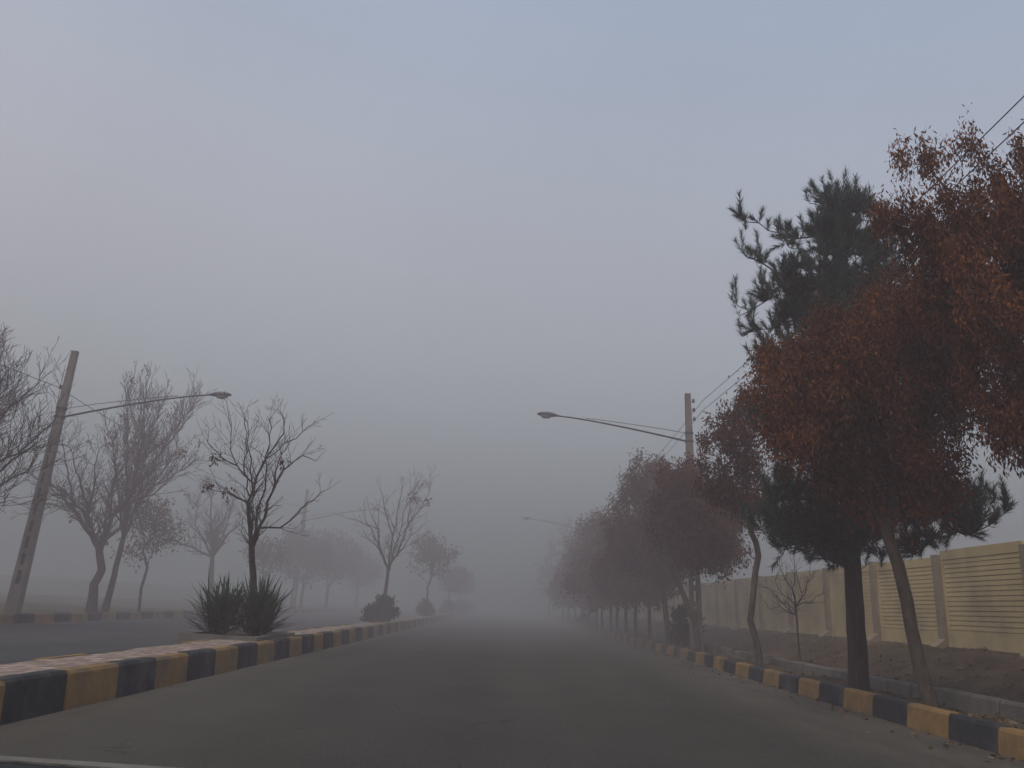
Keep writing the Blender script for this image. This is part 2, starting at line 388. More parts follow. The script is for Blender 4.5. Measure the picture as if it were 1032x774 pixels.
def tree(name, label, cat, group, seed, trunk, lobes, n_attr, r_base=.09, leaf=None, leaf_n=0, leaf_l=.11, leaf_w=.045, spread=.22,
         clump=1, bark='bark_dark', twigs=0, twig_l=.3, twig_r=.004, up=.4, step=.3, jit=.05, r_tip=.005, shell=.45, fork_frac=.9, hang=.6, tip_keep=1., pathw=.25, thr=.022, zs=.8):
    base = trunk[0]; root = thing(name, label, cat, base, group)
    r = rs(seed + 500)
    off = np.array(base, float)
    tr = [(0, 0, -.12)] + [tuple(np.array(p, float) - off) for p in trunk[1:]]
    lb = [(l[0] - off[0], l[1] - off[1], l[2] - off[2], *l[3:6]) for l in lobes]
    P, D, R, par, tips, ntr = grow(seed, tr, lb, n_attr, step, jit, r_base, r_tip, shell, fork_frac, 0., pathw)
    (v1, f1), (v2, f2) = tubes(P, R, par, thr)
    mesh('trunk', v1, np.array(f1), M[bark], smooth=True, parent=root)
    vv = np.array(v2).reshape(-1, 3); ff = np.array(f2, int).reshape(-1, 4)
    if twigs:
        cand = np.where(R < .014)[0]; cand = cand[cand > ntr]
        idx = r.choice(cand, twigs)
        d = unit(D[idx] + r.randn(twigs, 3) * .55 + np.array([0, 0, up])) * (twig_l * (.4 + .9 * r.rand(twigs, 1)))
        tv, tf = spikes(P[idx], d, twig_r)
        tf4 = np.concatenate([tf, tf[:, 2:3]], 1) + len(vv)
        # keep triangles separately as their own faces
        me_v = np.vstack([vv, tv]); faces = [tuple(q) if q[2] != q[3] else tuple(q[:3]) for q in np.vstack([ff, tf4]).tolist()]
        mesh('branches', me_v, faces, M['twig'], parent=root)
    else:
        faces = [tuple(q) if q[2] != q[3] else tuple(q[:3]) for q in ff.tolist()]
        if faces: mesh('branches', vv, faces, M['twig'], parent=root)
    if leaf:
        tp = tips[r.rand(len(tips)) < tip_keep]
        # clusters at the tips and some way back along the shoots
        src = [tp]; p1 = par[tp]; src.append(p1[p1 > ntr]); src = np.concatenate(src)
        c0 = P[r.choice(src, leaf_n)] if len(src) else P[:0]
        cen = c0 + r.randn(leaf_n, 3) * spread * np.array([1, 1, zs])
        dirs = unit(r.randn(leaf_n, 3) * .75 + np.array([0, 0, -hang * 1.6]))
        v, f = leaves(r, cen, dirs, leaf_l * (.6 + .8 * r.rand(leaf_n)), leaf_w * (.6 + .8 * r.rand(leaf_n)))
        mesh('crown', v, f, M[leaf], parent=root)
    return root

def pine(name, label, group, seed, base, h, shoots_at, trunk_r, n_need=60, need_l=.13, need_w=.007, first=1.6, lobes=None, n_attr=260, lean=(0, 0)):
    root = thing(name, label, 'tree', base, group); r = rs(seed)
    off = np.array(base, float)
    tr = [(0, 0, -.12), (lean[0] * .3, lean[1] * .3, h * .35), (lean[0] * .7, lean[1] * .7, h * .7), (lean[0], lean[1], h * .93)]
    lb = [(l[0] - off[0], l[1] - off[1], l[2] - off[2], *l[3:6]) for l in lobes]
    P, D, R, par, tips, ntr = grow(seed, tr, lb, n_attr, .28, .03, trunk_r, .008, .4, first / h, 0., .12)
    (v1, f1), (v2, f2) = tubes(P, R, par, .03)
    mesh('trunk', v1, np.array(f1), M['bark_dark'], smooth=True, parent=root)
    faces = [tuple(q) if q[2] != q[3] else tuple(q[:3]) for q in f2]
    mesh('branches', v2, faces, M['twig'], parent=root)
    # shoots: from each tip an upward-turning leader clothed in needles
    S = []; 
    for t in tips:
        S.append((P[t], unit(D[t] * .35 + np.array([0, 0, .95]) + r.randn(3) * .12), .26 + .26 * r.rand()))
        i = t
        for q in range(5):
            i = par[i]
            if i <= ntr: break
            if r.rand() < .7: S.append((P[i], unit(D[i] * .35 + r.randn(3) * .4 + np.array([0, 0, .7])), .16 + .2 * r.rand()))
    V = []; B = []; Dn = []
    for p, d, l in S:
        t = r.rand(n_need) ** .8
        c = p + d * (t * l)[:, None]
        ax = unit(np.cross(d, r.randn(n_need, 3)))
        nd = unit(d * (.75 + .7 * t)[:, None] + ax * .8)
        B.append(c); Dn.append(nd * (need_l * (.7 + .5 * r.rand(n_need)))[:, None])
    B = np.concatenate(B); Dn = np.concatenate(Dn); n = len(B)
    s = unit(np.cross(Dn, r.randn(n, 3))) * need_w
    V = np.stack([B - s * .5, B + s * .5, B + Dn], 1).reshape(-1, 3)
    mesh('crown', V, np.arange(n * 3).reshape(n, 3), M['needle'], parent=root)
    return root

def bare(name, label, group, seed, trunk, limbs, r_base, r_tip=.005, shoot=1.3, levels=2, dens=2.6, up=.35, depth=.6, bark='bark_dark', thin=.5,
         leaf=None, leaf_n=0, leaf_l=.11, leaf_w=.055, spread=.1, keep=.15, thr=.022, step=.2):
    """leafless tree: drawn limbs, each clothed in alternate straight shoots that fork again"""
    base = np.array(trunk[0], float); root = thing(name, label, 'tree', tuple(base), group); r = rs(seed)
    P = [np.array([0, 0, -.12])]; par = [-1]; D = [np.array([0, 0, 1.])]; RR = [r_base]; tipd = []
    def run(i, pts, ra, rb, kink):
        out = []; tot = sum(np.linalg.norm(np.array(b) - a) for a, b in zip(pts[:-1], pts[1:])); acc = 0
        for a, b in zip(pts[:-1], pts[1:]):
            a = np.array(a, float); b = np.array(b, float); L_ = np.linalg.norm(b - a); k = max(1, int(L_ / step + .5))
            for q in range(1, k + 1):
                p = a + (b - a) * q / k + r.randn(3) * kink; acc += L_ / k
                d = p - P[i]; P.append(p); par.append(i); i = len(P) - 1; D.append(d / (np.linalg.norm(d) + 1e-9)); RR.append(ra + (rb - ra) * min(1, acc / tot)); out.append(i)
        return out
    tr = [np.array([0, 0, -.12])] + [np.array(p, float) - base for p in trunk[1:]]
    tn = run(0, tr, r_base, r_base * .72, .006); allimb = []
    for li, lm in enumerate(limbs):
        pts = [np.array(p, float) - base for p in lm]
        yo = r.uniform(-1, 1) * depth
        pts = [p + np.array([0, yo * (j / (len(pts) - 1)), 0]) for j, p in enumerate(pts)]
        cand = np.array(P); i0 = int(np.argmin(np.linalg.norm((cand - pts[0]) * np.array([1, .35, 1]), axis=1))); pts[0] = P[i0]
        ra = min(RR[i0] * .8, r_base * (thin if i0 in tn else thin * .62)); allimb += run(i0, pts, ra, r_tip * 1.6, .022)
    # a few more limbs towards and away from the camera so the crown has depth
    for q in range(max(2, len(limbs) // 2)):
        lm = limbs[r.randint(len(limbs))]; e = np.array(lm[-1], float) - base
        e = e * np.array([.45, 0, .92]) + np.array([0, r.choice([-1, 1]) * depth * r.uniform(1.2, 2.2), 0])
        i0 = tn[-1 - r.randint(0, 2)]; m_ = (P[i0] + e) / 2 + np.array([0, 0, .1]) + r.randn(3) * .12
        allimb += run(i0, [P[i0], m_, e], r_base * thin * .7, r_tip * 1.6, .03)
    def sprout(i, d, L_, ra, lev):
        k = max(2, int(L_ / .16)); dd = d; ids = []
        for q in range(k):
            dd = unit(dd + r.randn(3) * .10 + np.array([0, 0, up * .12])); p = P[i] + dd * L_ / k
            P.append(p); par.append(i); D.append(dd); i = len(P) - 1; RR.append(ra + (r_tip * .6 - ra) * (q + 1) / k); ids.append(i)
        tipd.append(i)
        if lev > 0:
            for j in ids[:-1]:
                if r.rand() < .62:
                    sd = np.cross(dd, unit(r.randn(3))); sprout(j, unit(D[j] * .8 + unit(sd) * .75 + np.array([0, 0, up * .5])), L_ * r.uniform(.3, .6), max(r_tip * .8, RR[j] * .65), lev - 1)
    n0 = len(P)
    for i in allimb:
        for q in range(r.poisson(dens * .5)):
            sd = unit(np.cross(D[i], unit(r.randn(3)))); frac = r_tip / max(RR[i], r_tip)
            sprout(i, unit(D[i] * .75 + sd * .8 + np.array([0, 0, up])), shoot * r.uniform(.35, 1.) , max(r_tip, RR[i] * .45), levels - 1)
    for i in [a for a in allimb if a not in set(par)]: sprout(i, D[i], shoot * .6, RR[i] * .9, levels - 1)
    P_ = np.array(P); R_ = np.array(RR); R_[:4] *= np.array([1.3, 1.2, 1.08, 1.03]); pa = np.array(par)
    (v1, f1), (v2, f2) = tubes(P_, R_, pa, thr)
    mesh('trunk', v1, np.array(f1), M[bark], smooth=True, parent=root)
    mesh('branches', v2, [tuple(q) if q[2] != q[3] else tuple(q[:3]) for q in f2], M['twig'], parent=root)
    if leaf:
        tp = np.array(tipd)[r.rand(len(tipd)) < keep]; cl = tp[r.randint(0, len(tp), max(3, leaf_n // 16))]
        c0 = P_[r.choice(cl, leaf_n)]; cen = c0 + r.randn(leaf_n, 3) * spread * np.array([1, 1, 1.1])
        dirs = unit(r.randn(leaf_n, 3) * .6 + np.array([0, 0, -1.1]))
        v, f = leaves(r, cen, dirs, leaf_l * (.6 + .8 * r.rand(leaf_n)), leaf_w * (.6 + .8 * r.rand(leaf_n)))
        mesh('crown', v, f, M[leaf], parent=root)
    return root

RK = 'street trees planted along the right kerb'
# nearest brown tree: trunk leans up and to the left from just behind the kerb
tree('ash_tree', 'big rust-brown tree whose pale crooked trunk leans left beside the pine', 'tree', RK, 11,
     [(5.80, 10.95, .22), (5.70, 10.95, .75), (5.62, 10.93, 1.25), (5.58, 10.9, 1.6), (5.50, 10.9, 2.1), (5.38, 10.92, 2.6)],
     [(5.4, 10.9, 4.6, 1.5, 1.5, 1.5), (4.5, 10.8, 4.55, 1.0, 1.2, 1.05), (5.75, 11, 3.75, 1.0, 1.2, .9), (5.75, 10.7, 5.6, 1.0, 1.3, .75), (6.3, 11.1, 5.3, .95, 1.2, 1.2), (4.7, 10.9, 3.75, 1.0, 1.0, .6), (5.4, 10.9, 3.5, 1.1, 1.1, .6), (3.85, 10.9, 4.1, .35, .5, .4), (3.95, 10.8, 5.0, .3, .4, .35), (4.6, 10.8, 5.5, .35, .4, .3), (5.3, 10.8, 6.1, .3, .4, .3), (6.1, 10.9, 6.6, .3, .4, .3)],
     430, r_base=.085, leaf='leaf_rust', leaf_n=110000, leaf_l=.08, leaf_w=.027, spread=.10, zs=1.8, bark='bark_grey', twigs=900, hang=.7)
tree('ash_tree', 'tall rust-brown tree at the right edge with loose hanging leaf clusters on top', 'tree', RK, 12,
     [(6.6, 8.1, .22), (6.62, 8.2, 1.2), (6.5, 8.3, 2.4), (6.45, 8.4, 3.2)],
     [(6.5, 8.7, 4.9, 1.25, 1.3, 1.6), (5.9, 8.8, 5.6, .9, 1.0, 1.2), (6.6, 8.7, 6.25, 1.2, 1.2, 1.0), (5.5, 8.8, 6.3, .8, .8, .8), (6.7, 8.6, 3.9, 1.0, 1.2, .9), (6.1, 8.7, 3.8, .5, .7, .6), (5.06, 8.9, 7.35, .16, .2, .22), (5.45, 8.8, 7.3, .22, .3, .3), (5.8, 8.8, 7.6, .2, .25, .3), (6.15, 8.8, 7.25, .2, .25, .35), (6.5, 8.7, 7.2, .25, .3, .3), (4.75, 8.9, 6.4, .3, .3, .4)],
     430, r_base=.10, leaf='leaf_rust', leaf_n=84000, leaf_l=.08, leaf_w=.023, spread=.062, zs=2.5, bark='bark_grey', twigs=900, hang=1.0, shell=.38)
pine('pine_tree', 'tall dark green pine with upturned shoots standing among the brown trees', RK, 13, (5.80, 13.1, .2), 9.4, 0, .128,
     n_need=78, need_l=.15, need_w=.012, first=1.6, n_attr=900, lean=(.2, .1),
     lobes=[(5.95, 13.1, 9.1, .45, .45, .5), (6.25, 13.1, 9.0, .4, .45, .45), (6.1, 13.1, 8.5, .65, .6, .6), (6.6, 13.2, 8.2, .75, .7, .8), (5.8, 13.1, 8.2, .5, .6, .8), (5.7, 13.1, 7.2, .8, .7, .8), (6.4, 13.1, 7.2, .9, .8, .9),
            (5.15, 13.0, 7.2, .26, .3, .4), (5.05, 13.0, 7.8, .2, .25, .4), (4.98, 13.0, 8.4, .16, .2, .3), (4.95, 13.0, 6.5, .4, .4, .4), (4.65, 13.0, 7.05, .24, .3, .35), (4.40, 13.0, 7.55, .2, .25, .35), (4.22, 13.0, 8.1, .15, .2, .35), (4.15, 13.0, 8.6, .1, .15, .2),
            (4.75, 13.0, 5.6, .4, .5, .4), (4.35, 13.0, 5.9, .24, .3, .3), (4.12, 13.0, 6.4, .18, .25, .35), (4.02, 13.0, 6.85, .12, .2, .25),
            (5.9, 13.2, 6.0, 1.3, 1.3, 1.3), (5.7, 13.2, 4.4, 1.5, 1.5, 1.0), (5.5, 13.1, 3.0, 1.35, 1.4, .75), (4.8, 13.0, 2.75, .75, .9, .45), (6.1, 13.1, 2.6, 1.2, 1.0, .45), (5.4, 13.0, 2.4, .8, .8, .3),
            (6.9, 13.1, 3.3, .6, .7, .45), (7.3, 12.8, 3.0, .6, .7, .42), (7.7, 12.8, 3.1, .5, .6, .38), (8.05, 12.8, 3.3, .3, .4, .3)])
tree('ash_tree', 'slender tree with sparse dull brown leaf clusters left of the pine', 'tree', RK, 14,
     [(5.80, 18.09, .22), (5.74, 18.1, .8), (5.60, 18.05, 1.25), (5.72, 18.1, 1.9), (5.86, 18.1, 2.7)],
     [(5.75, 18.1, 4.3, .75, .8, .9), (5.3, 18.0, 5.4, .7, .7, .9), (4.95, 18.0, 4.4, .5, .6, .6), (5.9, 18.2, 6.3, .7, .7, .8), (4.6, 18.0, 5.2, .2, .2, .5)],
     210, r_base=.07, leaf='leaf_dull', leaf_n=10500, leaf_l=.11, leaf_w=.042, spread=.085, zs=1.6, twigs=260, hang=.6, bark='bark_grey')
bare('bare_sapling', 'small leafless sapling in the soil before the cream wall', None, 15,
     [(6.95, 18.7, .25), (6.92, 18.7, 1.0), (6.9, 18.7, 1.6)],
     [[(6.9, 18.7, 1.48), (6.79, 18.7, 2.01), (6.42, 18.7, 2.58)], [(6.9, 18.7, 1.48), (6.6, 18.7, 1.63), (6.23, 18.7, 1.95)], [(6.93, 18.7, 1.54), (7.11, 18.7, 1.92), (7.32, 18.7, 2.58)],
      [(6.88, 18.7, 1.6), (6.88, 18.7, 2.17), (6.88, 18.7, 2.7)], [(6.93, 18.7, 1.54), (7.21, 18.7, 1.71), (7.42, 18.7, 1.93)], [(6.9, 18.7, 1.48), (6.49, 18.7, 1.57), (6.24, 18.7, 1.53)]],
     .03, r_tip=.004, shoot=.5, levels=3, dens=4.5, depth=.3, bark='bark_grey', thr=.014, thin=.6)
tree('ash_tree', 'dull brown tree with a bent pale trunk in front of the right lamp pole', 'tree', RK, 16,
     [(5.75, 23.36, .22), (5.58, 23.3, 1.15), (5.3, 23.36, 1.8), (4.95, 23.4, 2.6)],
     [(5.6, 23.4, 4.1, 1.6, 1.6, 1.35), (6.3, 23.4, 3.6, 1.0, 1.2, 1.1), (5.2, 23.3, 5.1, 1.0, 1.2, .9), (6.5, 23.3, 4.9, .7, .8, .6)],
     230, r_base=.075, leaf='leaf_dull', leaf_n=32000, leaf_l=.115, leaf_w=.052, spread=.13, zs=1.5, bark='bark_grey', twigs=300)
tree('ash_tree', 'round brown tree with the highest crown of the row left of the right lamp pole', 'tree', RK, 17,
     [(5.85, 28.2, .22), (5.75, 28.2, 1.2), (5.6, 28.2, 2.4)],
     [(5.2, 28.2, 4.3, 1.9, 1.8, 1.7), (5.1, 28.2, 5.9, 1.3, 1.2, 1.1), (6.5, 28.2, 4.5, 1.5, 1.5, 1.6), (4.6, 28.2, 3.5, 1.2, 1.3, 1.0), (5.7, 28.2, 3.2, 1.3, 1.3, .7)],
     330, r_base=.10, leaf='leaf_dull', leaf_n=34000, leaf_l=.125, leaf_w=.057, spread=.13, zs=1.5, twigs=300)
ordn = ['first', 'second', 'third', 'fourth', 'fifth', 'sixth', 'seventh', 'eighth', 'ninth', 'tenth', 'eleventh', 'twelfth']
rowY = [31.5, 34.6, 37.9, 40.6, 43.6, 46.9, 50.5, 54.5, 59.4, 65.3]
for i, Y in enumerate(rowY):
    q = random.Random(100 + i); h = 6.2 + q.uniform(-1.1, .7) + (.3 if i < 2 else 0); x = 5.8 + q.uniform(-.1, .1); cx = 5.2 + q.uniform(-.35, .35)
    tree('ash_tree', 'foggy brown tree in the right row, %s beyond the highest round crown' % ordn[i], 'tree', RK, 200 + i,
         [(x, Y, .22), (x - .05, Y, 1.1), (x - .1 + q.uniform(-.15, .15), Y, 2.2)],
         [(cx, Y, h * .56, 1.9, 1.8, 1.5), (cx - .5 + q.uniform(-.5, .6), Y, h * .78, 1.1, 1.1, 1.1), (cx + .9, Y, h * .64, 1.2, 1.3, 1.2), (cx - .8, Y, h * .46, 1.2, 1.3, 1.0), (cx + .3, Y, h * .40, 1.2, 1.2, .7)],
         150 if i < 5 else 90, r_base=.075, leaf='leaf_dull', leaf_n=13000 if i < 5 else 7500, leaf_l=.18, leaf_w=.09, spread=.23, twigs=120)
for i, (X, Y, h) in enumerate([(5.9, 74, 9.6), (6.1, 84, 11.6), (5.2, 95, 11.0)]):
    pine('pine_tree', ['faint grey-green pine nearest beyond the brown row in the fog', 'tallest faint pine beyond the brown row, above the farthest lamp', 'faintest pine at the far end of the right row'][i],
         'pines fading into the fog', 300 + i, (X, Y, .2), h, 0, .14, n_need=16, need_l=.3, need_w=.07, first=1.5, n_attr=120,
         lobes=[(X, Y, h * .8, .9, .9, h * .2), (X - .2, Y, h * .55, 1.7, 1.7, h * .22), (X, Y, h * .33, 2.0, 2.0, h * .16)])

# ---- trees in the median, each in its planting pit
MG = 'small trees planted along the median'
bare('bare_tree', 'nearly leafless forked tree rising behind the yuccas in the median', MG, 21,
     [(-5.30, 16.9, .36), (-5.42, 16.9, 1.0), (-5.5, 16.9, 1.6), (-5.63, 16.9, 2.15)],
     [[(-5.66, 16.9, 2.22), (-5.84, 16.9, 2.97), (-5.81, 16.9, 3.55), (-5.69, 16.9, 4.05), (-5.3, 16.9, 4.83), (-5.46, 16.9, 5.27)],
      [(-5.56, 16.9, 2.18), (-5.48, 16.9, 2.6), (-5.37, 16.9, 3.38), (-5.12, 16.9, 3.88), (-4.73, 16.9, 4.26), (-4.39, 16.9, 4.14)],
      [(-5.81, 16.9, 3.55), (-6.27, 16.9, 3.97), (-6.7, 16.9, 4.2), (-7.07, 16.9, 4.5)], [(-5.69, 16.9, 4.05), (-5.15, 16.9, 4.48), (-4.62, 16.9, 4.84)],
      [(-5.48, 16.9, 2.6), (-5.1, 16.9, 2.67), (-4.72, 16.9, 3.1), (-4.4, 16.9, 3.55)], [(-5.85, 16.9, 3.16), (-6.36, 16.9, 3.35), (-6.85, 16.9, 3.45)],
      [(-6.27, 16.9, 3.97), (-6.4, 16.9, 4.4), (-6.44, 16.9, 5.08)], [(-5.37, 16.9, 3.38), (-5.3, 16.9, 4.07), (-5.12, 16.9, 4.59)]],
     .088, r_tip=.005, shoot=.75, levels=3, dens=3.4, up=.4, depth=.55, thin=.46, leaf='leaf_dull', leaf_n=90, leaf_l=.11, leaf_w=.05, spread=.075, keep=.3)
bare('bare_tree', 'leafless vase-shaped tree, second along the median', MG, 22,
     [(-5.2, 34.2, .36), (-5.3, 34.2, 1.4), (-5.27, 34.2, 2.55)],
     [[(-5.29, 34.2, 2.6), (-5.74, 34.2, 3.37), (-5.94, 34.2, 4.27), (-6.44, 34.2, 5.06)], [(-5.29, 34.2, 2.6), (-4.96, 34.2, 3.21), (-4.62, 34.2, 4.54), (-4.56, 34.2, 6.0), (-4.3, 34.2, 6.6)],
      [(-5.19, 34.2, 2.7), (-5.24, 34.2, 4.0), (-5.71, 34.2, 5.1), (-6.0, 34.2, 6.0)], [(-4.62, 34.2, 4.54), (-4.11, 34.2, 5.19), (-3.75, 34.2, 5.93)],
      [(-5.94, 34.2, 4.27), (-6.53, 34.2, 4.49), (-7.3, 34.2, 4.7)], [(-5.24, 34.2, 4.0), (-5.08, 34.2, 5.55), (-5.03, 34.2, 6.18)], [(-4.96, 34.2, 3.21), (-4.42, 34.2, 4.04), (-4.18, 34.2, 4.26)], [(-5.74, 34.2, 3.37), (-6.12, 34.2, 3.75)]],
     .10, r_tip=.008, shoot=1.2, levels=3, dens=1.7, up=.45, depth=.7, leaf='leaf_dull', leaf_n=60, leaf_l=.12, leaf_w=.09, spread=.1, keep=.2, step=.3)
tree('leafy_tree', 'small tree with thin brownish foliage, third along the median', 'tree', MG, 23,
     [(-5.2, 52.1, .36), (-5.25, 52.1, 1.3), (-5.3, 52.1, 2.2)],
     [(-5.2, 52.1, 4.1, 1.7, 1.6, 1.2), (-5.3, 52.1, 5.2, 1.1, 1.1, .8), (-4.1, 52.1, 4.5, .8, .8, .6)],
     100, r_base=.07, r_tip=.01, leaf='leaf_tan', leaf_n=1100, leaf_l=.24, leaf_w=.13, spread=.22, twigs=260, twig_l=.6, twig_r=.01, up=.7)
tree('leafy_tree', 'small hazy tree, fourth along the median', 'tree', MG, 24,
     [(-5.2, 70.5, .36), (-5.2, 70.5, 2.2)],
     [(-4.9, 70.5, 3.4, 1.5, 1.5, 1.0), (-4.6, 70.5, 4.2, .9, .9, .6)], 60, r_base=.07, r_tip=.01, leaf='leaf_tan', leaf_n=1000, leaf_l=.28, leaf_w=.15, spread=.26, twigs=120, twig_l=.5, twig_r=.012)
tree('leafy_tree', 'faintest small tree, fifth and last visible along the median', 'tree', MG, 25,
     [(-5.2, 87, .36), (-5.2, 87, 2.2)],
     [(-4.9, 87, 3.6, 1.6, 1.6, 1.2)], 50, r_base=.07, r_tip=.01, leaf='leaf_tan', leaf_n=1600, leaf_l=.28, leaf_w=.15, spread=.26, twigs=100, twig_l=.5, twig_r=.012)

# ---- trees beyond the opposite carriageway
LG = 'trees beyond the opposite carriageway'
bare('bare_tree', 'bare tree at the left edge with long branches sweeping up past the leaning pole', LG, 31,
     [(-16.4, 21.0, .22), (-16.2, 21, 1.4), (-15.8, 21, 2.5)],
     [[(-15.73, 21.0, 2.57), (-15.19, 21.0, 4.67), (-14.99, 21.0, 6.4), (-14.93, 21.0, 7.2)], [(-15.19, 21.0, 4.67), (-14.46, 21.0, 6.24), (-14.3, 21.0, 6.8)], [(-15.42, 21.0, 3.67), (-14.21, 21.0, 4.72), (-13.6, 21.0, 5.8)],
      [(-15.62, 21.0, 3.05), (-14.49, 21.0, 3.84), (-13.67, 21.0, 4.5), (-13.1, 21.0, 4.9)], [(-15.73, 21.0, 2.57), (-14.67, 21.0, 3.11), (-13.5, 21.0, 3.2)], [(-15.73, 21.0, 2.57), (-16.09, 21.0, 5.25), (-16.44, 21.0, 7.2)],
      [(-15.19, 21.0, 4.67), (-15.3, 21.0, 6.58), (-15.96, 21.0, 7.4)], [(-15.8, 21, 2.6), (-17.2, 21, 4.4), (-18.2, 21, 6.5)], [(-14.67, 21, 3.11), (-14.2, 21, 3.9), (-13.8, 21, 4.2)], [(-15.5, 21, 4.2), (-14.9, 21, 5.4), (-14.5, 21, 6.9)]],
     .17, r_tip=.009, shoot=1.6, levels=3, dens=5.2, up=.6, depth=1.1, step=.3)
bare('bare_tree', 'broad bare tree with a dark Y-shaped trunk right of the near left lamp pole', LG, 32,
     [(-15.0, 28.7, .22), (-15.12, 28.7, 1.2), (-14.95, 28.7, 1.75), (-15.2, 28.7, 2.5)],
     [[(-15.24, 28.7, 2.51), (-16.06, 28.7, 3.67), (-16.93, 28.7, 4.61), (-17.76, 28.7, 4.98)], [(-16.06, 28.7, 3.67), (-16.78, 28.7, 3.96), (-17.8, 28.7, 4.07), (-18.3, 28.7, 3.8)], [(-15.71, 28.7, 3.21), (-15.91, 28.7, 4.67), (-16.03, 28.7, 6.2)],
      [(-15.13, 28.7, 2.52), (-14.85, 28.7, 3.41), (-13.96, 28.7, 4.77), (-13.02, 28.7, 5.8)], [(-14.85, 28.7, 3.41), (-14.99, 28.7, 4.88), (-14.95, 28.7, 6.2)], [(-14.36, 28.7, 4.25), (-13.42, 28.7, 4.55), (-12.6, 28.7, 5.2)], [(-16.29, 28.7, 3.99), (-16.82, 28.7, 5.29), (-17.04, 28.7, 6.3)]],
     .17, r_tip=.009, shoot=1.35, levels=3, dens=4.4, up=.3, depth=1.0, step=.28, leaf='leaf_tan', leaf_n=300, leaf_l=.12, leaf_w=.07, keep=.5)
bare('bare_tree', 'tall narrow bare tree leaning right, its top above the near left lamp arm', LG, 33,
     [(-15.0, 29.6, .22), (-14.9, 29.6, 1.6), (-14.83, 29.6, 3.1)],
     [[(-14.83, 29.6, 3.17), (-14.88, 29.6, 4.69), (-14.77, 29.6, 6.78), (-15.0, 29.6, 8.9)], [(-14.88, 29.6, 4.69), (-14.15, 29.6, 6.28), (-13.2, 29.6, 8.0)], [(-14.77, 29.6, 5.9), (-13.82, 29.6, 7.2), (-13.2, 29.6, 8.6)],
      [(-14.86, 29.6, 4.18), (-15.46, 29.6, 5.86), (-15.9, 29.6, 7.0)], [(-14.76, 29.6, 4.52), (-13.62, 29.6, 5.27), (-12.98, 29.6, 5.9)], [(-14.77, 29.6, 6.78), (-15.2, 29.6, 7.5), (-15.5, 29.6, 8.1)],
      [(-14.83, 29.6, 3.6), (-14.2, 29.6, 4.9), (-13.5, 29.6, 6.6)], [(-14.85, 29.6, 5.2), (-14.5, 29.6, 6.6), (-14.2, 29.6, 8.0)]],
     .12, r_tip=.010, shoot=1.3, levels=3, dens=6.0, up=.8, depth=.8, step=.28, leaf='leaf_tan', leaf_n=400, leaf_l=.12, leaf_w=.07, keep=.5)
tree('young_tree', 'thin young tree with pale brown leaf haze behind the leaning trunk on the left', 'tree', LG, 34,
     [(-15.0, 32.4, .22), (-15.1, 32.4, 1.2), (-15.0, 32.4, 2.0)],
     [(-14.8, 32.4, 3.6, 1.1, 1.1, .9), (-15.4, 32.4, 4.3, .9, .9, .7), (-15.6, 32.4, 2.8, .6, .6, .5)],
     110, r_base=.055, r_tip=.009, twigs=420, twig_l=.4, twig_r=.008, leaf='leaf_tan', leaf_n=1500, leaf_l=.14, leaf_w=.08, spread=.25)
bare('bare_tree', 'round-headed bare tree seen left of the forked median tree', LG, 35,
     [(-15.2, 40.7, .22), (-15.4, 40.7, 1.6), (-15.55, 40.7, 2.9)],
     [[(-15.55, 40.7, 3.03), (-16.34, 40.7, 3.89), (-17.65, 40.7, 4.73)], [(-15.55, 40.7, 3.03), (-15.45, 40.7, 4.16), (-14.63, 40.7, 5.59)], [(-15.58, 40.7, 3.0), (-15.95, 40.7, 5.05), (-16.14, 40.7, 6.5)],
      [(-15.9, 40.7, 3.46), (-16.91, 40.7, 4.54), (-17.23, 40.7, 6.1)], [(-15.5, 40.7, 3.0), (-14.76, 40.7, 4.2), (-14.0, 40.7, 4.68)], [(-15.6, 40.7, 2.9), (-16.9, 40.7, 3.4), (-18.0, 40.7, 3.7)]],
     .15, r_tip=.011, shoot=1.4, levels=3, dens=3.4, up=.4, depth=1.1, step=.35, leaf='leaf_tan', leaf_n=300, leaf_l=.16, leaf_w=.09, keep=.5)
tree('young_tree', 'low hazy young tree seen through the forked median tree', 'tree', LG, 36,
     [(-15.0, 48.2, .22), (-15.0, 48.2, 2.0)],
     [(-15.0, 48.2, 3.6, 1.5, 1.4, 1.1)], 90, r_base=.07, r_tip=.012, twigs=420, twig_l=.5, twig_r=.013, leaf='leaf_tan', leaf_n=900, leaf_l=.2, leaf_w=.12, spread=.3)
for i, (X, Y, h, w, nm) in enumerate([(-15.6, 60, 7.0, 2.2, 'hazy reddish tree, left one of a pair merging into a mound'), (-15.3, 67, 7.6, 2.6, 'taller hazy reddish tree, right one of a pair merging into a mound'),
                                      (-15.2, 80, 6.8, 2.3, 'very faint tree just left of the second median tree')]):
    tree('brown_tree', nm, 'tree', LG, 340 + i,
         [(X, Y, .22), (X, Y, 2.0)],
         [(X, Y, h * .6, w, w, h * .26), (X - .6, Y, h * .76, w * .6, w * .6, h * .2), (X + 1.0, Y, h * .6, w * .6, w * .6, h * .18)],
         120, r_base=.12, r_tip=.012, twigs=300, twig_l=.6, twig_r=.014, leaf='leaf_dull', leaf_n=5200, leaf_l=.22, leaf_w=.12, spread=.34)

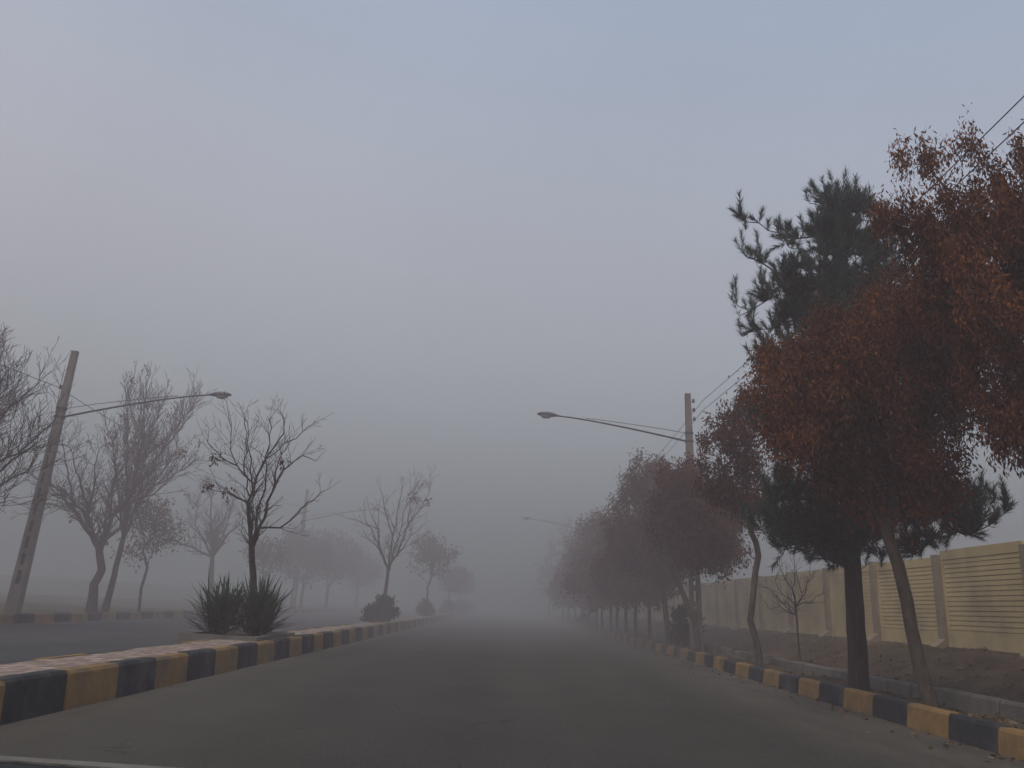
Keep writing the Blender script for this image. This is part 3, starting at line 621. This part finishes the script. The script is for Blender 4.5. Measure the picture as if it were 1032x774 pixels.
# ------------------------------------------------------------------ yuccas, shrubs, planter
def yucca(label, x, y, z, n, l, seed, group='spiky yuccas in the planting pit'):
    root = thing('yucca', label, 'plant', (x, y, z), group); r = rs(seed)
    V = []; F = []
    for i in range(n):
        k = r.randint(0, 4); hc = .05 + .42 * r.rand(); bx, by = r.randn(2) * .13
        az = r.rand() * 2 * PI; el = math.radians(r.uniform(8, 85)); L_ = l * r.uniform(.65, 1.1) * (.75 + .25 * math.sin(el))
        d = np.array([math.cos(az) * math.cos(el), math.sin(az) * math.cos(el), math.sin(el)]); s = np.array([-math.sin(az), math.cos(az), 0]) * r.uniform(.020, .036)
        up = np.cross(d, s); up /= np.linalg.norm(up); b = np.array([bx, by, hc * (1 if el > .5 else .8)]); n0 = len(V)
        sag = r.uniform(.0, .16) * math.cos(el)
        for t, w in ((0, .7), (.35, 1), (.7, .7)):
            p = b + d * L_ * t - np.array([0, 0, sag * t * t * L_])
            V += [p - s * w, p + up * -.006, p + s * w]
        V.append(b + d * L_ - np.array([0, 0, sag * L_]))
        for j in range(2):
            a = n0 + 3 * j; F += [(a, a + 1, a + 4, a + 3), (a + 1, a + 2, a + 5, a + 4)]
        a = n0 + 6; F += [(a, a + 1, a + 3), (a + 1, a + 2, a + 3)]
    mesh('leaf_rosette', V, F, M['yucca'], parent=root)
    mb = MB(); mb.tube([(0, 0, -.05), (.02, 0, .2), (0, .02, .45)], [.09, .08, .05], 8)
    mb.build('stem', M['bark_dark'], root)
yucca('left yucca, wider, with sword leaves, in the median pit before the forked tree', -5.74, 16.0, .36, 300, .92, 1)
yucca('right yucca, taller, its leaves spilling over the kerb, before the forked tree', -5.22, 16.75, .36, 300, .98, 2)
def planter(label, x0, x1, y0, y1, z):
    root = thing('planter', label, 'planter', ((x0 + x1) / 2, (y0 + y1) / 2, .34), 'low concrete planting pits in the median')
    cx, cy = (x0 + x1) / 2, (y0 + y1) / 2; w = .12; mb = MB()
    X0, X1, Y0, Y1 = x0 - cx, x1 - cx, y0 - cy, y1 - cy
    mb.box(X0, X1, Y0, Y0 + w, -.36, z); mb.box(X0, X1, Y1 - w, Y1, -.36, z)
    mb.box(X0, X0 + w, Y0 + w + .003, Y1 - w - .003, -.36, z - .003); mb.box(X1 - w, X1, Y0 + w + .003, Y1 - w - .003, -.36, z - .003)
    mb.build('rim', M['concrete'], root)
    m2 = MB(); m2.box(X0 + w, X1 - w, Y0 + w, Y1 - w, -.3, z - .05); m2.build('soil', M['soil'], root)
planter('grey concrete rim around the pair of yuccas in the median', -6.25, -4.74, 15.3, 18.0, .09)

def shrub(name, label, x, y, z, rx, ry, rz, n, seed, group=None, ll=.14, lw=.07, m='shrub'):
    root = thing(name, label, 'shrub', (x, y, z), group); r = rs(seed)
    nc = max(12, int(n / 60)); d = unit(r.randn(nc, 3)) * (r.rand(nc, 1) ** .4); d[:, 2] = np.abs(d[:, 2]) * 1.0
    cc = d * np.array([rx, ry, rz]) * .85 + np.array([0, 0, .12])
    idx = r.randint(0, nc, n); cen = cc[idx] + r.randn(n, 3) * .09 * max(1, rx)
    cen[:, 2] = np.maximum(cen[:, 2], .02)
    dirs = unit(cen * np.array([1, 1, .6]) + np.array([0, 0, .5]) + r.randn(n, 3) * .5)
    v, f = leaves(r, cen, dirs, ll * (.6 + .8 * r.rand(n)), lw * (.6 + .7 * r.rand(n)))
    mesh('foliage', v, f, M[m], parent=root)
    mb = MB()
    for k in range(9):
        p = cc[k % nc]; mb.tube([(0, 0, -.08), tuple(p * .5 + np.array([0, 0, .05])), tuple(p)], [.02, .014, .006], 5)
    mb.build('stems', M['bark_dark'], root)
SG = 'dark shrubs along the median'
shrub('shrub', 'dark bushy shrub leaning left at the foot of the second median tree', -5.15, 33.1, .36, .62, .8, 1.0, 2600, 1, SG)
shrub('shrub', 'low dark spreading shrub left of the bushy one under the second median tree', -5.35, 31.8, .36, .38, .6, .42, 1100, 2, SG)
shrub('shrub', 'dark upright shrub under the third median tree', -5.2, 51.5, .36, .5, .7, 1.1, 1500, 3, SG, .2, .1)
shrub('shrub', 'small dark shrub under the fourth median tree', -5.2, 69.8, .36, .6, .8, 1.0, 1200, 4, SG, .22, .12)
for i, Y in enumerate([82, 87.5, 93, 99, 105]):
    shrub('shrub', 'hazy rounded shrub in the median hedge, %s from the near end' % ordn[i], -5.1, Y, .36, .85, 2.4, 1.15, 1500, 10 + i, SG, .28, .15)
shrub('shrub', 'dark leafy shrub growing beside the foot of the right lamp pole', 6.05, 26.6, .3, .55, .6, 1.75, 1500, 30, None, .16, .09)
shrub('shrub', 'dark clipped bush low among the far trunks of the right row', 6.0, 58.0, .3, .7, .8, 1.3, 1400, 31, None, .22, .12)

# ------------------------------------------------------------------ concrete lamp poles
def lamp_pole(label, x, y, z0, H, side, za, zh, reach, group, ins=(), ins_side=1, lean=0.):
    root = thing('street_lamp', label, 'street lamp', (x, y, z0), group)
    root.rotation_euler = (0, lean, 0)
    mb = MB()
    W = lambda z: .19 - (.19 - .09) * z / H                 # half width
    T = lambda z: .13 - (.13 - .075) * z / H
    def rail(xa, xb, z1, z2, yk=1.):
        q = []
        for z in (z1, z2):
            q += [(xa(z), -T(z) * yk, z), (xb(z), -T(z) * yk, z), (xb(z), T(z) * yk, z), (xa(z), T(z) * yk, z)]
        mb.hexa(q)
    zs = H * .62
    rail(lambda z: -W(z), lambda z: -W(z) + .115 - .03 * z / H, -.3, zs)
    rail(lambda z: W(z) - .115 + .03 * z / H, lambda z: W(z), -.3, zs)
    rail(lambda z: -W(z), lambda z: W(z), zs + .002, H)
    rail(lambda z: -W(z) + .112 - .03 * z / H, lambda z: W(z) - .112 + .03 * z / H, -.3, .9, .92)
    z = 1.3
    while z < zs - .1:
        rail(lambda q: -W(q) + .112 - .03 * q / H, lambda q: W(q) - .112 + .03 * q / H, z, z + .16, .92); z += .5
    mb.build('pole', M['pole'], root)
    # bracket, arm and stay
    a = MB(); s = side; x1 = s * W(za); n = 9
    pts = [(x1 + s * reach * t, 0, za + (zh - za) * (1 - (1 - t) ** 1.25)) for t in [i / n for i in range(n + 1)]]
    a.tube(pts, [.034 - .010 * i / n for i in range(n + 1)], 8)
    ao = a.build('arm', M['dark_metal'], root, smooth=True)
    b = MB(); b.tube([(x1, 0, za + .28)] + [(x1 + s * reach * t, 0, za + .28 + (zh - za - .28) * (1 - (1 - t) ** 1.25) + .02) for t in (.2, .4, .6, .78)], .011, 5)
    b.build('stay', M['dark_metal'], root)
    for zb in (za - .02, za + .26):
        c = MB(); c.box(-W(zb) - .015, W(zb) + .015, -T(zb) - .015, T(zb) + .015, zb - .03, zb + .05)
        c.build('clamp', M['dark_metal'], root)
    # head: flattened cobra shell with a lens below
    hx, hz = pts[-1][0], pts[-1][2]; V = []; F = []; ns, nr = 14, 14; L_ = .72
    prof = [(-.06, .035, .035), (0, .045, .045), (.06, .07, .06), (.14, .11, .085), (.26, .15, .105), (.4, .165, .11), (.54, .15, .095), (.64, .11, .07), (.70, .06, .04), (.72, .01, .01)]
    for (t, w, h) in prof:
        for k in range(nr):
            an = 2 * PI * k / nr; zz = math.sin(an) * h
            if zz < 0: zz *= .45
            V.append((hx + s * t, math.cos(an) * w, hz + zz + t * .06))
    for i in range(len(prof) - 1):
        for k in range(nr):
            q = (k + 1) % nr; F.append((i * nr + k, i * nr + q, (i + 1) * nr + q, (i + 1) * nr + k))
    F.append(tuple(range(nr))); F.append(tuple((len(prof) - 1) * nr + k for k in range(nr)))
    ho = mesh('lamp_head', V, F, M['metal'], smooth=True, parent=root)
    V = []; F = []
    pr2 = [(.22, .02, .01), (.26, .10, .07), (.36, .12, .10), (.48, .12, .10), (.57, .09, .06), (.60, .02, .01)]
    for (t, w, h) in pr2:
        for k in range(nr + 1):
            an = PI + PI * k / nr
            V.append((hx + s * t, math.cos(an) * w, hz - .03 + math.sin(an) * h + t * .06))
    for i in range(len(pr2) - 1):
        for k in range(nr):
            F.append((i * (nr + 1) + k, i * (nr + 1) + k + 1, (i + 1) * (nr + 1) + k + 1, (i + 1) * (nr + 1) + k))
    mesh('lens', V, F, M['lens'], smooth=True, parent=ho)
    for zi in ins:
        i_ = MB(); xw = ins_side * W(zi)
        i_.box(min(xw, xw + ins_side * .10), max(xw, xw + ins_side * .10), -.02, .02, zi - .03, zi - .01)
        i_.tube([(xw + ins_side * .1, 0, zi - .06), (xw + ins_side * .1, 0, zi - .02), (xw + ins_side * .1, 0, zi), (xw + ins_side * .1, 0, zi + .03), (xw + ins_side * .1, 0, zi + .07)], [.045, .05, .03, .05, .035], 10)
        i_.build('insulator', M['porcelain'], root, smooth=False)
    return root
PG = 'concrete lamp poles with long arms'
lamp_pole('tall concrete lamp pole with insulators rising out of the right tree row', 6.05, 25.0, .25, 8.35, -1, 6.68, 7.42, 4.35, PG, ins=(8.1, 7.78, 7.46), lean=-.022)
lamp_pole('faint lamp with its arm reaching out above the far end of the right tree row', 6.05, 57.5, .25, 8.35, -1, 6.68, 7.42, 4.35, PG, ins=(8.1, 7.78, 7.46))
lamp_pole('leaning concrete lamp pole at the left edge with its arm over the far road', -14.75, 23.7, .22, 8.35, 1, 6.12, 7.16, 4.55, PG, ins=(7.1,), ins_side=-1, lean=.012)
lamp_pole('faint lamp pole across the far road, seen past the forked median tree', -14.75, 54.5, .22, 8.35, 1, 6.12, 7.16, 4.55, PG, ins=(7.1,), ins_side=-1)

def wire(label, x, spans, rad, group):
    pts = []
    for (ya, yb, z, sag) in spans:
        for i in range(25):
            t = i / 24
            if i == 0 and pts: continue
            pts.append((x, ya + (yb - ya) * t, z - 4 * sag * t * (1 - t)))
    mb = MB(); mb.tube(pts, rad, 5)
    o = mb.build('power_line', M['wire']); tag(o, label, 'wire', group)
WG = 'overhead wires along the road'
wire('upper overhead wire running past the right lamp pole', 6.34 + .04, [(-7, 25, 8.38, .42), (25, 57.5, 8.38, .5), (57.5, 90, 8.38, .5)], .009, WG)
wire('lower overhead wire running past the right lamp pole', 6.36 + .04, [(-7, 25, 8.06, .42), (25, 57.5, 8.06, .5), (57.5, 90, 8.06, .5)], .009, WG)
wire('single overhead wire passing the leaning left lamp pole', -14.98, [(-7, 23.7, 7.33, .45), (23.7, 54.5, 7.33, .6), (54.5, 86, 7.33, .6)], .011, WG)

# ------------------------------------------------------------------ precast boundary wall
def boundary_wall():
    P = 3.17; y0 = 17.95 - 4 * P; n = 32
    root = thing('boundary_wall', 'long cream precast wall with ribbed panels and brown posts beyond the right trees', 'wall', (10, y0, .9))
    def panel_mesh():
        mb = MB(); w = P - .27; H = 2.0
        mb.box(.03, .10, 0, w, -.25, H)                        # backing
        mb.box(-.02, .03 - .002, 0, w, -.05, .34)              # bottom band
        mb.box(-.02, .03 - .002, 0, w, H - .20, H - .002)      # top band
        mb.box(-.02, .03 - .002, 0, .10, .342, H - .202); mb.box(-.02, .03 - .002, w - .10, w, .342, H - .202)
        k = 15; h = (H - .202 - .342) / k
        for i in range(k):
            z = .342 + i * h
            mb.hexa([(-.012, .102, z + .010), (.028, .102, z + .014), (.028, w - .102, z + .014), (-.012, w - .102, z + .010),
                     (-.006, .102, z + h - .004), (.028, .102, z + h - .004), (.028, w - .102, z + h - .004), (-.006, w - .102, z + h - .004)])
        return mb
    po = None; qo = None
    for i in range(n):
        y = i * P; r = random.Random(i)
        if po is None:
            po = panel_mesh().build('panel', M['wall'], root); po.location = (0, y + .135, 0)
            mb = MB(); mb.box(-.10, .16, -.132, .132, -.4, 2.03)
            mb.prism([(-.34, -.3), (-.10, -.3), (-.10, .16), (-.14, .14), (-.34, -.02)], -.15, .15)
            qo = mb.build('post', M['pillar'], root); qo.location = (0, y, 0)
        else:
            a = po.copy(); COL.objects.link(a); a.parent = root; a.location = (r.uniform(-.008, .008), y + .135, r.uniform(-.015, .015)); a.scale = (1, 1, 1.055 if i <= 3 else 1)
            b = qo.copy(); COL.objects.link(b); b.parent = root; b.location = (0, y, r.uniform(-.02, .02))
boundary_wall()

# ------------------------------------------------------------------ scattered soil clods and fallen leaves
def litter():
    r = rs(77); n = 3400
    x = np.where(r.rand(n) < .4, r.uniform(5.62, 6.4, n), r.uniform(6.6, 9.6, n)); y = 6 + 42 * r.rand(n) ** 1.6
    z = right_z(x, y) + .012
    d = unit(np.stack([r.randn(n), r.randn(n), r.randn(n) * .25], 1))
    v, f = leaves(r, np.stack([x, y, z], 1), d, .05 + .06 * r.rand(n), .02 + .03 * r.rand(n))
    n2 = 420; x = 5.38 - np.abs(r.randn(n2)) * .35; y = 5 + 40 * r.rand(n2) ** 1.4; z = road_z(x, y) + .018
    d = unit(np.stack([r.randn(n2), r.randn(n2), r.randn(n2) * .12], 1))
    v2, f2 = leaves(r, np.stack([x, y, z], 1), d, .05 + .05 * r.rand(n2), .02 + .03 * r.rand(n2))
    o = mesh('fallen_leaves', np.vstack([v, v2]), np.vstack([f, f2 + len(v)]), M['leaf_tan'])
    tag(o, 'dry leaves scattered over the soil and along the right kerb', 'leaves', kind='stuff')
    V = []; F = []; n = 1500
    for i in range(n):
        X = r.uniform(6.65, 9.7) if r.rand() < .8 else r.uniform(5.65, 6.35); Y = 6 + 36 * r.rand() ** 1.4; s = .02 + .07 * r.rand() ** 3
        Z = float(right_z(np.array(X), np.array(Y))); b = len(V)
        for q in ((1, 0, 0), (0, 1, 0), (-1, 0, 0), (0, -1, 0), (0, 0, .7), (0, 0, -.4)):
            V.append((X + (q[0] + r.randn() * .2) * s, Y + (q[1] + r.randn() * .2) * s, Z + (q[2] + r.randn() * .12) * s))
        for q in range(4):
            F += [(b + q, b + (q + 1) % 4, b + 4), (b + (q + 1) % 4, b + q, b + 5)]
    o = mesh('soil_clods', V, F, M['clod']); tag(o, 'small clods and stones lying on the soil bank', 'stones', kind='stuff')
litter()

# ------------------------------------------------------------------ the front of the car the photo was taken from
def car():
    root = thing('car', 'dark car front whose dashboard edge shows at the bottom left corner', 'car', (-.1, 1.0, 0))
    def deck(name, rows, m, xs):
        V = []; F = []
        for (y, z) in rows:
            for x in xs: V.append((x, y - .05 * (x / .8) ** 2 * (1 if y > 1 else 0), z - .03 * (x / .8) ** 2))
        n = len(xs)
        for i in range(len(rows) - 1):
            for k in range(n - 1): F.append((i * n + k, i * n + k + 1, (i + 1) * n + k + 1, (i + 1) * n + k))
        return mesh(name, V, F, m, smooth=True, parent=root)
    xs = [-.8 + 1.6 * i / 16 for i in range(17)]
    deck('bonnet', [(.26, .80), (.40, .82), (.7, .79), (1.0, .74), (1.2, .66), (1.28, .5), (1.3, .3)], M['car_paint'], xs)
    mb = MB(); mb.box(-.8, .8, -.34, .205, .62, .998); mb.build('dashboard', M['dash'], root)
    mb = MB(); mb.hexa([(-.8, .207, .90), (.8, .207, .90), (.8, .240, .90), (-.8, .240, .90), (-.8, .207, 1.001), (-.1, .165, 1.001), (-.1, .240, .992), (-.8, .240, .999)])
    mb.build('windscreen_seal', M['concrete'], root)
    mb = MB(); mb.box(-.78, .78, .25, 1.18, .28, .60); mb.build('front_body', M['car_paint'], root)
    for s_ in (-1, 1):
        wh = MB(); wh.tube([(s_ * .62, .75, .30), (s_ * .64, .75, .30), (s_ * .80, .75, .30), (s_ * .82, .75, .30)], [.27, .30, .30, .27], 24)
        wh.build('wheel', M['dash'], root, smooth=False)
M['car_paint'] = mat('car_paint', (.05, .05, .055), (.06, .06, .065), 2, 2, .35, spec=.5)
M['dash'] = mat('dashboard_plastic', (.012, .012, .014), (.02, .02, .022), 60, 3, .7)
car()

# ------------------------------------------------------------------ light, sky, camera
SUN_EL, SUN_ROT = math.radians(60), math.radians(215)
w = bpy.data.worlds.new('World'); C.world = w; w.use_nodes = True
N = w.node_tree.nodes; L = w.node_tree.links; bg = N['Background']
sky = N.new('ShaderNodeTexSky'); sky.sky_type = 'NISHITA'; sky.sun_disc = False
sky.sun_elevation = SUN_EL; sky.sun_rotation = SUN_ROT; sky.air_density = 1.0; sky.dust_density = 4.0; sky.ozone_density = 2.0
hs = N.new('ShaderNodeHueSaturation'); hs.inputs['Saturation'].default_value = .8
# thin overcast veil over the clear sky: paler near the horizon, bluer overhead
tc = N.new('ShaderNodeTexCoord'); sx = N.new('ShaderNodeSeparateXYZ'); L.new(tc.outputs['Generated'], sx.inputs[0])
rp = N.new('ShaderNodeValToRGB'); el = rp.color_ramp.elements
el[0].position = 0; el[0].color = (.86, .82, .87, 1); el[1].position = .95; el[1].color = (.34, .44, .60, 1)
e2 = el.new(.40); e2.color = (.62, .61, .68, 1); e3 = el.new(.62); e3.color = (.46, .52, .63, 1)
L.new(sx.outputs['Z'], rp.inputs[0])
sc = N.new('ShaderNodeVectorMath'); sc.operation = 'SCALE'; sc.inputs['Scale'].default_value = 1 / .15; mr = N.new('ShaderNodeMapRange'); mr.inputs[1].default_value = -.6; mr.inputs[2].default_value = .6; L.new(sx.outputs['X'], mr.inputs[0])
tn = N.new('ShaderNodeMix'); tn.data_type = 'RGBA'; tn.inputs[6].default_value = (1.05, 1.01, .99, 1); tn.inputs[7].default_value = (.92, .97, 1.02, 1); L.new(mr.outputs[0], tn.inputs[0])
cn = N.new('ShaderNodeTexNoise'); cn.inputs['Scale'].default_value = 2.2; cn.inputs['Detail'].default_value = 4; L.new(tc.outputs['Generated'], cn.inputs['Vector'])
cr = N.new('ShaderNodeMapRange'); cr.inputs[3].default_value = .90; cr.inputs[4].default_value = 1.12; L.new(cn.outputs[0], cr.inputs[0])
t2 = N.new('ShaderNodeMix'); t2.data_type = 'RGBA'; t2.blend_type = 'MULTIPLY'; t2.inputs[0].default_value = 1; L.new(rp.outputs[0], t2.inputs[6]); L.new(tn.outputs[2], t2.inputs[7])
t3 = N.new('ShaderNodeVectorMath'); t3.operation = 'SCALE'; L.new(t2.outputs[2], t3.inputs[0]); L.new(cr.outputs[0], t3.inputs['Scale'])
L.new(t3.outputs[0], sc.inputs[0])
vm = N.new('ShaderNodeMix'); vm.data_type = 'RGBA'; vm.inputs[0].default_value = .8
L.new(sky.outputs[0], hs.inputs['Color']); L.new(hs.outputs[0], vm.inputs[6]); L.new(sc.outputs[0], vm.inputs[7]); L.new(vm.outputs[2], bg.inputs[0]); bg.inputs[1].default_value = .15
sl = bpy.data.lights.new('sun', 'SUN'); sl.energy = 1.0; sl.angle = math.radians(25); sl.color = (1, .88, .74)
so = bpy.data.objects.new('sun', sl); COL.objects.link(so)
# sun direction matching the sky
az = SUN_ROT; dv = Vector((math.sin(az) * math.cos(SUN_EL), math.cos(az) * math.cos(SUN_EL), math.sin(SUN_EL)))
so.rotation_euler = dv.to_track_quat('Z', 'Y').to_euler(); so.location = (0, 0, 30)

cam = bpy.data.cameras.new('camera'); co = bpy.data.objects.new('camera', cam); COL.objects.link(co)
R_, U_, W_ = Vector((.9985829, -.00757245, .0526768)), Vector((-.05266713, -.28270482, .95775997)), Vector((-.00763939, .95917707, .28270302))
m = Matrix((R_, U_, -W_)).transposed().to_4x4(); m.translation = (0, 0, 1.25); co.matrix_world = m
cam.sensor_width = 36; cam.lens = 36 * 760 / 1032; cam.clip_start = .05; cam.clip_end = 4000
C.camera = co
C.view_settings.view_transform = 'Standard'; C.view_settings.look = 'None'; C.view_settings.exposure = 0
C.render.engine = 'CYCLES'
cy = C.cycles; cy.use_denoising = True; cy.max_bounces = 5; cy.diffuse_bounces = 2; cy.glossy_bounces = 1; cy.volume_bounces = 2; cy.transparent_max_bounces = 4
cy.use_adaptive_sampling = False
